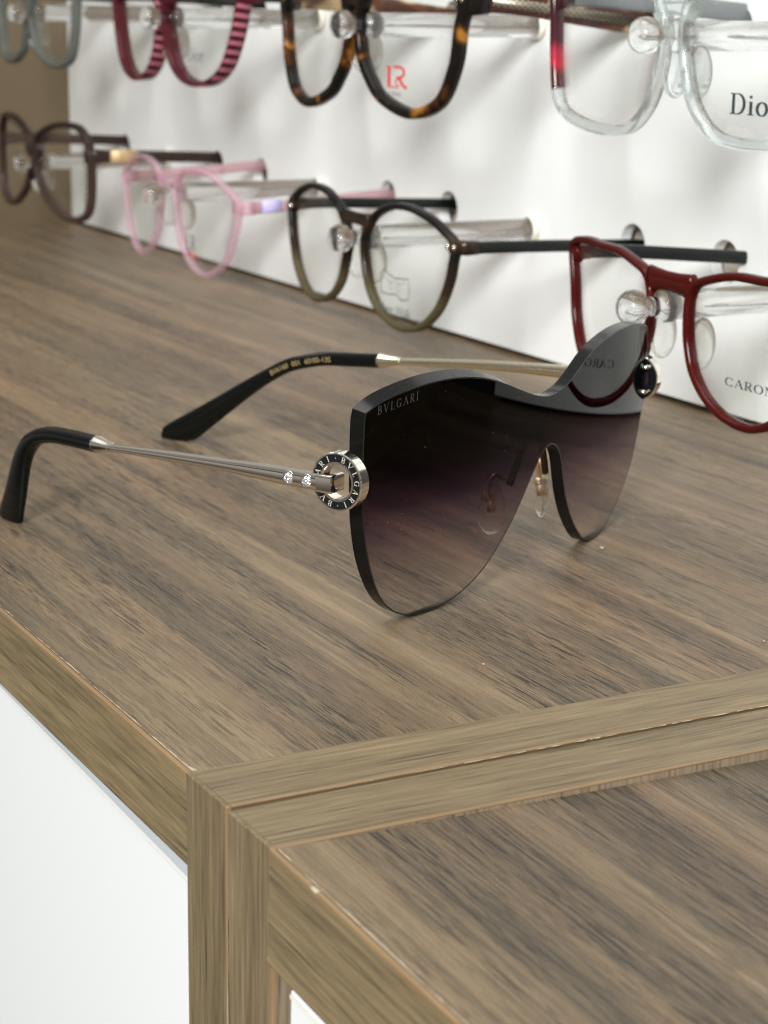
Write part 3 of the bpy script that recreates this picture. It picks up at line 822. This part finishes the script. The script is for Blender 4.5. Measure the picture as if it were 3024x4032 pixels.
make_glasses('eyeglasses', 'wine red glasses with pink and black striped rims in the upper row', (-519, YF, RZ[1]), OL['stripe'], 2.2, 7.0,
             {'front': [M['stripe_face'], M['stripe_side']], 'temple': M['blackgreen']}, (7, 8, 3.0), (72, 10, 6.0, 6.0, 5.0), padmat=M['pad_clear'], logo=logo_dior_small, side_mat=True)
make_glasses('eyeglasses', 'smoky grey transparent glasses at the far end of the upper row', (-702, YF, RZ[1]), OL['grey'], 3.2, 4.4,
             {'front': M['smoke'], 'temple': M['blackgreen']}, (7, 8, 3.2), (61, 10, 5.5, 7.5, 5.0), padmat=M['pad_clear'])

# ------------------------------------------------------------------ sunglasses
LENS_TOP=[(-68.76, 55.6), (-65.63, 57.32), (-59.41, 58.65), (-50.92, 59.69), (-42.67, 59.85), (-35.62, 59.27), (-28.07, 57.93), (-20.93, 55.63), (-14.37, 53.13), (-7.65, 50.77), (-1.32, 49.13), (0.65, 48.98), (4.84, 49.42), (9.99, 50.79), (13.88, 52.82), (20.44, 56.34), (26.93, 58.03), (37.25, 59.34), (49.76, 59.15), (57.05, 58.38), (63.86, 56.98), (67.71, 55.92)]
LENS_LOW=[(-68.76, 55.6), (-69.01, 55.1), (-69.1, 52.19), (-69.1, 47.91), (-68.75, 39.21), (-68.39, 33.7), (-67.21, 26.88), (-65.29, 20.4), (-63.22, 15.32), (-60.89, 11.49), (-58.31, 9.16), (-55.0, 7.4), (-51.35, 6.41), (-44.58, 5.99), (-35.8, 7.22), (-28.51, 9.71), (-21.69, 13.69), (-18.52, 16.67), (-13.15, 21.66), (-6.61, 29.8), (-2.71, 34.48), (-1.02, 36.88), (1.69, 37.64), (5.0, 36.71), (7.53, 34.81), (8.79, 32.1), (10.14, 28.1), (12.99, 21.22), (17.82, 14.4), (23.37, 9.2), (26.18, 7.07), (29.75, 5.78), (35.94, 5.41), (43.14, 6.92), (50.5, 10.48), (58.27, 15.38), (64.23, 20.54), (67.73, 27.68), (70.12, 32.09), (71.74, 34.07), (72.29, 46.3), (68.67, 55.29)]
SX, SY, SZ, PSI, TH, RO, RC = -84.085, 126.411, -5.646, .5028, .05, .0094, 306.66
_u = V(-math.sin(PSI), math.cos(PSI), 0); _n = V(math.cos(PSI), math.sin(PSI), 0); _z = V(0, 0, 1)
_up = _z * math.cos(TH) + _n * math.sin(TH); NN = _n * math.cos(TH) - _z * math.sin(TH)
U2 = _u * math.cos(RO) + _up * math.sin(RO); UP2 = _up * math.cos(RO) - _u * math.sin(RO)
SO = V(SX, SY, SZ); SB = V(SX, SY, 0)
def SL(s, h, d=0):
    a = s / RC
    return SO + U2 * (RC + d) * math.sin(a) - NN * (RC - (RC + d) * math.cos(a)) + UP2 * h
def SW(u, n, h): return SO + U2 * u + NN * n + UP2 * h
sg = empty('sunglasses', SB)
tag(sg, 'rimless shield sunglasses with dark gradient lens and silver ring hinges standing on the walnut top', 'sunglasses')
def seg(tab, i, j, n):
    c = catmull([(p[0], p[1], 0) for p in tab], 10)
    return resample(c[i * 10:j * 10 + 1], n)
LENS_LOW[-1] = LENS_TOP[-1]
tk = [0, 5, 11, 17, 21]; lk = [0, 13, 22, 32, len(LENS_LOW) - 1]
cnt = [44, 40, 40, 44]
Up, Lo = [], []
for a in range(4):
    A = seg(LENS_TOP, tk[a], tk[a + 1], cnt[a]); B = seg(LENS_LOW, lk[a], lk[a + 1], cnt[a])
    if a: A = A[1:]; B = B[1:]
    Up += A; Lo += B
def relax(A, n):
    for _ in range(n):
        A = [A[0]] + [(A[i - 1] + 2 * A[i] + A[i + 1]) / 4 for i in range(1, len(A) - 1)] + [A[-1]]
    return A
Up = relax(Up, 24); Lo = [Lo[0]] + relax(Lo[1:-1], 10) + [Lo[-1]]
TK = 3.0
mb = MB(); R_ = 18
front = [[SL(*(a.lerp(b, j / R_).xy), 0) for j in range(R_ + 1)] for a, b in zip(Up, Lo)]
ring_u = Up + Lo[-2:0:-1]
# the rim is ground at a slant along the top: the back outline is a little larger than the front one
def slant(p, n_out):
    s_ = p.x
    tab = [(-80, 1.1), (-60, 1.2), (-52, 1.3), (-24, 1.1), (-10, .2), (8, 0), (16, .1), (45, .3), (66, .2), (80, .1)]
    e = next(a[1] + (b_[1] - a[1]) * (s_ - a[0]) / (b_[0] - a[0]) for a, b_ in zip(tab[:-1], tab[1:]) if a[0] <= s_ <= b_[0])
    if p.y < 48 - 0: e = (1.0 if s_ < -55 else .3) * min(1, max(0, (p.y - 10) / 12)) if s_ < -40 else .25
    return e
OUT = []
for i, p in enumerate(ring_u):
    t = (ring_u[(i + 1) % len(ring_u)] - ring_u[i - 1]).normalized(); nv = V(-t.y, t.x, 0)
    OUT.append(nv)
area2 = sum(a.x * b_.y - b_.x * a.y for a, b_ in zip(ring_u, ring_u[1:] + ring_u[:1]))
if area2 > 0: OUT = [-v for v in OUT]
EX = [slant(p, v) for p, v in zip(ring_u, OUT)]
for _ in range(4): EX = [(EX[i - 1] + 2 * EX[i] + EX[(i + 1) % len(EX)]) / 4 for i in range(len(EX))]
ring_b = [p + v * e for p, v, e in zip(ring_u, OUT, EX)]
UpB = ring_b[:len(Up)]; LoB = [ring_b[0]] + ring_b[:len(Up) - 1:-1] + [ring_b[len(Up) - 1]]
back = [[SL(*(a.lerp(b, j / R_).xy), -TK) for j in range(R_ + 1)] for a, b in zip(UpB, LoB)]
mb.grid(front, mi=0); mb.grid(back, mi=1, flip=True)

fr_ = [SL(p.x, p.y, 0) for p in ring_u]; bk_ = [SL(p.x, p.y, -TK) for p in ring_b]
mb.grid([fr_, [a.lerp(b, .5) for a, b in zip(fr_, bk_)], bk_], closev=True, mi=2)
rim_in = [p - v * .34 for p, v in zip(ring_u, OUT)]
mb.grid([[SL(p.x, p.y, .0) for p in ring_u], [SL(p.x, p.y, .05) for p in ring_u], [SL(p.x, p.y, .03) for p in rim_in]], closev=True, mi=3)
shield = mb.build('lens', [M['shield'], M['shield_back'], M['lens_edge'], M['rim_line']], sg, off=SB, auto=.7)
# etched name on the lens
b = MB(); h = 1.9
def fl(x, y, d): return SL(-65.2 + x * h * .88, 54.7 + (x * h) * .12 + y * h - .0 , .02 + d)
# letters follow the rising top edge
X = glyphs(b, 'BVLGARI', fl, .8, track=.35)
b.build('lettering', M['etch'], shield, off=SB)

# ring hinges
_d = V(-54.77, 57.74, 35.75) - SO
RL = (_d.dot(U2), _d.dot(NN), _d.dot(UP2))
def make_ring(sgn, c):
    o = SW(*c)
    out = U2 * (-1 if sgn < 0 else 1)
    ex = NN; ey = UP2
    rb = MB()
    def rp(r, a, d): return o + out * d + (ex * math.cos(a) + ey * math.sin(a)) * r
    n_ = 64
    prof = [(3.75, -1.5), (3.75, 1.35), (3.9, 1.5), (4.3, 1.5), (4.34, 1.32), (5.92, 1.32), (5.96, 1.5), (6.2, 1.5), (6.4, 1.3), (6.4, -1.35), (6.2, -1.55), (3.9, -1.55)]
    for k in range(len(prof)):
        p, q_ = prof[k], prof[(k + 1) % len(prof)]
        rb.grid([[rp(p[0], 2 * PI * j / n_, p[1]) for j in range(n_)], [rp(q_[0], 2 * PI * j / n_, q_[1]) for j in range(n_)]], closev=True, mi=1 if k in (4,) or (sgn > 0 and k == 10) else 0, smooth=True)
    if sgn > 0:
        rb.grid([[rp(3.8, 2 * PI * j / n_, -.9) for j in range(n_)], [rp(.05, 2 * PI * j / n_, -.6) for j in range(n_)]], closev=True, mi=2)
    ring = rb.build('hinge_ring', [M['silver'], M['enamel'], M['plum']], sg, off=SB, auto=.5)
    lb_ = MB(); seq = '.BVLGARI.BVLGARI'
    for i, ch in enumerate(seq):
        ang = PI / 2 + math.radians(6) - i * 2 * PI / 16 if sgn < 0 else PI / 2 - math.radians(6) + i * 2 * PI / 16
        hgt = 1.22
        w = GLY[ch][1]
        def f(x, y, d, ang=ang, w=w):
            a = ang - (x - w / 2) * hgt * 1.0 / 5.1 * (1 if sgn < 0 else -1)
            return rp(4.52 + y * hgt, a, 1.40 + d)
        glyphs(lb_, ch, f, 1.15, lift=.005)
    lb_.build('lettering', M['silver_letter'], ring, off=SB)
    # bracket that grips the lens edge
    kb = MB()
    for hh in (-3.4, 3.4):
        kb.tube([o + out * -.6 + ey * hh + ex * 4.0, o - out * 2.2 + ey * hh + ex * 3.6, o - out * 3.4 + ey * hh + ex * 3.0], (.6, .6), n=10)
    kb.build('lens_bracket', M['silver'], sg, off=SB)
    return o, out, ex, ey
oL, outL, ex, ey = make_ring(-1, RL)
RR = (71.5, -10.75, 41.0)
oR, outR, _, _ = make_ring(1, RR)

def make_temple(pts_bar, pts_tip, out, oc, metal, gold_text=None, flare=1.0):
    tb = MB()
    P = resample(catmull(pts_bar, 8), 40)
    L = len(P)
    S = []
    for i in range(L):
        t = i / (L - 1)                  # 0 at the ring
        hb = 2.0 - .38 * min(1, max(0, (t - .16) / .25)) - .62 * max(0, (t - .33) / .67)
        S.append((.95 if t < .3 else .95, hb))
    tb.tube(P, S, n=22, pw=2.1)
    t = tb.build('temple', metal, sg, off=SB, auto=1.0)
    # clasp through the ring
    kb = MB()
    d0 = (P[0] - P[3]).normalized(); upv = V(0, 0, 1)
    c = P[0] + d0 * .3
    kb.tube([c - d0 * 1.2, c + d0 * 1.6, c + d0 * 2.4, c + d0 * 2.6 - out * 1.2, c + d0 * 2.6 - out * 4.2], [(1.05, 2.0), (1.05, 2.0), (1.0, 2.0), (.7, 2.0), (.7, 1.9)], n=18, pw=5, hint=V(0, 0, 1))
    kb.build('clasp', metal, t, off=SB, auto=.8)
    # crystals
    for k, di in enumerate((3.0, 8.5)):
        acc = 0; q_ = P[0]
        for a_, b_ in zip(P[:-1], P[1:]):
            acc += (b_ - a_).length
            if acc > di: q_ = b_; tdir = (b_ - a_).normalized(); break
        cb = MB(); od = out.copy()
        cb.lathe([(1.5, .3), (1.68, .95), (1.6, 1.2), (1.34, 1.1)], q_, od, n=28)
        cb.build('crystal_setting', metal, t, off=SB)
        cb = MB()
        cb.lathe([(1.36, 1.05), (1.2, 1.32), (.75, 1.55), (0, 1.57)], q_, od, n=10)
        cr = cb.build('crystal', M['crystal'], t, off=SB)
        for pf in cr.data.polygons: pf.use_smooth = False
    # ferrule
    fb = MB(); a_ = P[-1]; ax = (Vector(pts_tip[1]) - a_).normalized()
    fb.lathe([(0, -.3), (1.0, -.25), (1.15, 0), (1.2, .7), (1.75, 4.4), (2.15, 6.2), (2.2, 6.9), (1.9, 7.0), (0, 7.0)], a_, ax, n=12)
    fer = fb.build('ferrule', metal, t, off=SB, auto=.35)
    # tip
    Q = resample(catmull([a_ + ax * 6.6] + [Vector(p) for p in pts_tip[1:]], 10), 60)
    S = []
    LQ = len(Q)
    for i in range(LQ):
        s = i / (LQ - 1)
        thick = 2.05 - .75 * max(0, (s - .5) / .5)
        wide = 2.1 if s < .45 else 2.1 + 2.0 * flare * ((s - .45) / .55) ** 1.25
        if s > .95: k = math.sqrt(max(.02, 1 - ((s - .95) / .05) ** 2)); thick *= max(.5, k); wide *= max(.35, k)
        S.append((thick, wide))
    tp = MB(); tp.tube(Q, S, n=20, pw=2.6, hint=V(0, 0, 1).lerp(-Vector((ax.x, ax.y, 0)), .0))
    for i, v in enumerate(tp.v):
        if v[2] < 1.6: tp.v[i] = (v[0], v[1], .1 + 1.5 * math.exp((v[2] - 1.6) / 1.5))
    tip = tp.build('temple_tip', M['black_tip'], t, off=SB, auto=1.2)
    if gold_text:
        gb = MB(); txt, i0, hgt, side = gold_text
        # place each character along the arc of the tip
        cum = [0]
        for a2, b2 in zip(Q[:-1], Q[1:]): cum.append(cum[-1] + (b2 - a2).length)
        def at(s):
            s = max(0, min(cum[-1] - .01, s))
            for i in range(len(Q) - 1):
                if cum[i + 1] >= s:
                    f_ = (s - cum[i]) / (cum[i + 1] - cum[i]); return Q[i].lerp(Q[i + 1], f_), (Q[i + 1] - Q[i]).normalized(), S[i]
        def fn(x, y, d):
            p, tg, sc = at(i0 - x * hgt)
            sd = tg.cross(V(0, 0, 1)).normalized(); up_ = sd.cross(tg).normalized()
            if sd.dot(side) < 0: sd = -sd
            return p + up_ * (y - .45) * hgt + sd * (sc[0] * .99 + .03 + d)
        sans(gb, txt, fn, spacing=1.05)
        gb.build('lettering', M['print_gold'], t, off=SB)
    return t
shiftL = outL * .4
db_ = (V(-115.8, 43.0, 30.05) - V(-57.3, 57.1, 35.2)).normalized()
B0 = oL + outL * 2.75 + db_ * 3.6 + V(0, 0, -.3)
E0 = V(-137.3, 37.9, 28.1) + outL * .4
barL = [B0.lerp(E0, t_) + V(0, 0, .35) * math.sin(PI * t_) for t_ in (0, .15, .35, .55, .78, 1)]
tipL = [V(-138.7, 37.5, 28), V(-147.0, 35.6, 27.6), V(-155.0, 33.6, 27.3), V(-163.5, 31.5, 26.6), V(-170.0, 30.0, 24.9), V(-174.4, 28.9, 22.0), V(-177.2, 28.2, 18.2), V(-179.2, 27.7, 13.5), V(-181.2, 27.2, 7.8), V(-183.3, 26.7, 2.5), V(-185.2, 26.2, -3.0)]
tL = make_temple(barL, tipL, outL, oL, M['silver'], flare=1.8)
barR = [V(-130.0, 179.4, 36.4), V(-136, 175.8, 36.2), V(-142.2, 172.1, 35.9), V(-156.6, 163.6, 35.5), V(-170.0, 155.6, 34.75), V(-188.0, 145.0, 33.3)]
tipR = [V(-189.0, 144.4, 33.1), V(-196.0, 140.2, 32.6), V(-203.6, 135.8, 32.0), V(-210, 132.0, 31.4), V(-214.8, 129.1, 30.3), V(-219.5, 126.3, 28.8), V(-223.8, 123.8, 26.6), V(-231.7, 119.1, 21.2), V(-242, 113.0, 13.2), V(-249.4, 108.6, 7.4), V(-255.6, 104.9, 2.6), V(-261.5, 101.4, -2.2)]
tR = make_temple(barR, tipR, outR, oR, M['palegold'], gold_text=('BV6160  001  60/00-135', 38.5, 1.55, V(.85, -.53, 0)), flare=1.6)

# nose bridge and pads
nb = MB()
arch = catmull([SW(-6.5, -5.6, 27.5), SW(-4.2, -5.4, 31.5), SW(-1.6, -5.2, 36.5), SW(1.5, -5.2, 39.6), SW(4.8, -5.2, 39.2), SW(7.8, -5.3, 35.2), SW(10.4, -5.5, 30), SW(11.6, -5.6, 27.0)], 8)
nb.tube(arch, (.8, .9), n=12, hint=NN)
bridge = nb.build('nose_bridge', M['dark_metal'], sg, off=SB)
for sgn, pc, path in ((-1, (-8.9, -8.6, 21.6), [(-4.6, -5.6, 31), (-3.2, -6.6, 28.5), (-5.0, -8.0, 28.2), (-8.2, -9.0, 29.6), (-9.6, -9.6, 26.5), (-9.6, -9.0, 24.2)]),
                      (1, (16.2, -8.6, 20.4), [(10.6, -5.6, 30), (11.2, -6.4, 28.6), (13.0, -8.0, 28.8), (14.2, -9.2, 29.4), (15.2, -9.6, 26.5), (16.0, -9.4, 23.9)])):
    ab = MB(); ab.tube(catmull([SW(*p) for p in path], 7), (.55, .55), n=10, hint=V(.3, .2, .9))
    ab.ball(SW(pc[0] - sgn * .0, pc[1] - .9, pc[2] + 2.6), 1.35, 14)
    ab.tube([SW(pc[0], pc[1] - .6, pc[2] + 2), SW(pc[0] + .2, pc[1] - .2, pc[2] - .8)], (1.0, .9), n=10, hint=NN, pw=4)
    ab.build('pad_arm', M['gold'], bridge, off=SB)
    pb = MB()
    # flattened drop-shaped pad, turned towards the nose
    pn = (NN * .56 - U2 * .82).normalized() if sgn < 0 else (NN * .55 + U2 * .83).normalized()
    pu = (UP2 - pn * UP2.dot(pn)).normalized(); pv = pn.cross(pu)
    C_ = SW(*pc); rows = []
    for i in range(13):
        a = PI * i / 12; rr = math.sin(a); hh = math.cos(a)
        rows.append([C_ + pu * hh * 6.6 + pv * (rr * 3.3 * (1 + .18 * -hh)) * math.cos(2 * PI * j / 24) + pn * rr * .75 * math.sin(2 * PI * j / 24) for j in range(24)])
    pb.grid(rows, closev=True)
    pb.build('nose_pad', M['pad_clear'], bridge, off=SB)

# ------------------------------------------------------------------ crumbs on the top
for (cx, cy, r_, lb) in ((-93.0, 152.0, .75, 'pale crumb on the walnut top below the right half of the sunglasses'),
                         (-14.6, 141.0, .4, 'tiny pale crumb on the walnut top near its oak border'),
                         (-28.0, 78.0, .4, 'tiny pale speck on bare walnut between sunglasses and oak border')):
    b = MB(); b.ball((0, 0, .5 * r_), r_, 7, sc=(1.2, .8, .55))
    for i, v in enumerate(b.v): b.v[i] = tuple(c + random.uniform(-.12, .12) * r_ for c in v)
    c = b.build('crumb', M['crumb'], None, merge=False)
    c.location = Vector((cx, cy, 0)) * MM
    tag(c, lb, 'crumb')

# ------------------------------------------------------------------ light
w = bpy.data.worlds.new('World'); scene.world = w; w.use_nodes = True
wn = N(w.node_tree); bg = w.node_tree.nodes['Background']
# invented shop surroundings: brownish floor, pale ceiling; bright panels added for contrast in metal
tcw = wn('TexCoord').outputs['Generated']
sx_ = wn('SeparateXYZ', {0: tcw})
zc = wn.ramp(wn.math('MULTIPLY_ADD', sx_.outputs[2], .5, .5), [(.25, (.03, .024, .02)), (.36, (.16, .145, .13)), (.44, (.36, .345, .32)), (.487, (.38, .37, .35)), (.497, (.05, .047, .045)), (.528, (.06, .056, .052)), (.545, (.30, .30, .29)), (.62, (.20, .20, .195)), (.72, (.42, .42, .41)), (1, (.5, .5, .49))])  # dark horizon band added to put a dark streak in the silver
px = wn.math('DIVIDE', sx_.outputs[0], wn.math('MAXIMUM', sx_.outputs[2], .05)); py_ = wn.math('DIVIDE', sx_.outputs[1], wn.math('MAXIMUM', sx_.outputs[2], .05))
def rect(u, v, cu, cv, hu, hv):
    a_ = wn.math('LESS_THAN', wn.math('ABSOLUTE', wn.math('SUBTRACT', u, cu)), hu); b_ = wn.math('LESS_THAN', wn.math('ABSOLUTE', wn.math('SUBTRACT', v, cv)), hv)
    return wn.math('MULTIPLY', a_, b_)
pan = None
for cu_, cv_ in ((-.9, -.5), (.5, -.7), (-.2, .9), (1.2, .8)):
    r_ = rect(px, py_, cu_, cv_, .22, .22); pan = r_ if pan is None else wn.math('ADD', pan, r_)
up_ = wn.math('GREATER_THAN', sx_.outputs[2], .2)
cw = wn.mix(wn.math('MULTIPLY', pan, up_), zc, (3.0, 3.0, 2.9))
wn.link(cw, bg.inputs[0]); bg.inputs[1].default_value = .75
def area(name, loc, target, sx, sy, power, color=(1, 1, 1)):
    l = bpy.data.lights.new(name, 'AREA'); l.shape = 'RECTANGLE'; l.size = sx; l.size_y = sy; l.energy = power; l.color = color
    o = bpy.data.objects.new(name, l); col.objects.link(o); o.location = loc
    o.rotation_euler = (Vector(target) - Vector(loc)).to_track_quat('-Z', 'Y').to_euler(); return o
area('shop_window_light', (1.35, -1.25, .95), (-.2, .15, .05), .5, .56, 62, (.985, .995, 1.0))
area('ceiling_light', (-.15, -.15, 1.5), (-.25, .1, 0), 1.1, .8, 10, (1.0, .985, .955))

# ------------------------------------------------------------------ camera
RM = [[0.4729016250964563, -0.22548425859793259, 0.8517751476215254], [0.8810053851177493, 0.10573998889502534, -0.461138337315394], [0.013912741450086294, 0.9684915610747574, 0.2486574586702005]]
cam = bpy.data.cameras.new('camera'); co = bpy.data.objects.new('camera', cam); col.objects.link(co)
mat = Matrix(RM).to_4x4(); mat.translation = Vector((308.14, -128.14, 133.71)) * MM
co.matrix_world = mat
cam.sensor_fit = 'HORIZONTAL'; cam.sensor_width = 36.0; cam.lens = 4291.28 / 1659 * 36.0
cam.clip_start = .01; cam.clip_end = 20
cam.dof.use_dof = True; cam.dof.focus_distance = .412; cam.dof.aperture_fstop = cam.lens / 2.0
scene.camera = co
scene.view_settings.view_transform = 'Standard'; scene.view_settings.look = 'None'
scene.view_settings.exposure = .27; scene.view_settings.gamma = 1
scene.render.engine = 'CYCLES'
cy = scene.cycles
cy.use_denoising = True; cy.denoiser = 'OPENIMAGEDENOISE'; cy.denoising_input_passes = 'RGB_ALBEDO_NORMAL'; cy.denoising_prefilter = 'FAST'; cy.filter_width = 1.15; cy.max_bounces = 14; cy.transparent_max_bounces = 24; cy.transmission_bounces = 12; cy.glossy_bounces = 6
cy.sample_clamp_indirect = 4.0; cy.caustics_reflective = False; cy.caustics_refractive = True
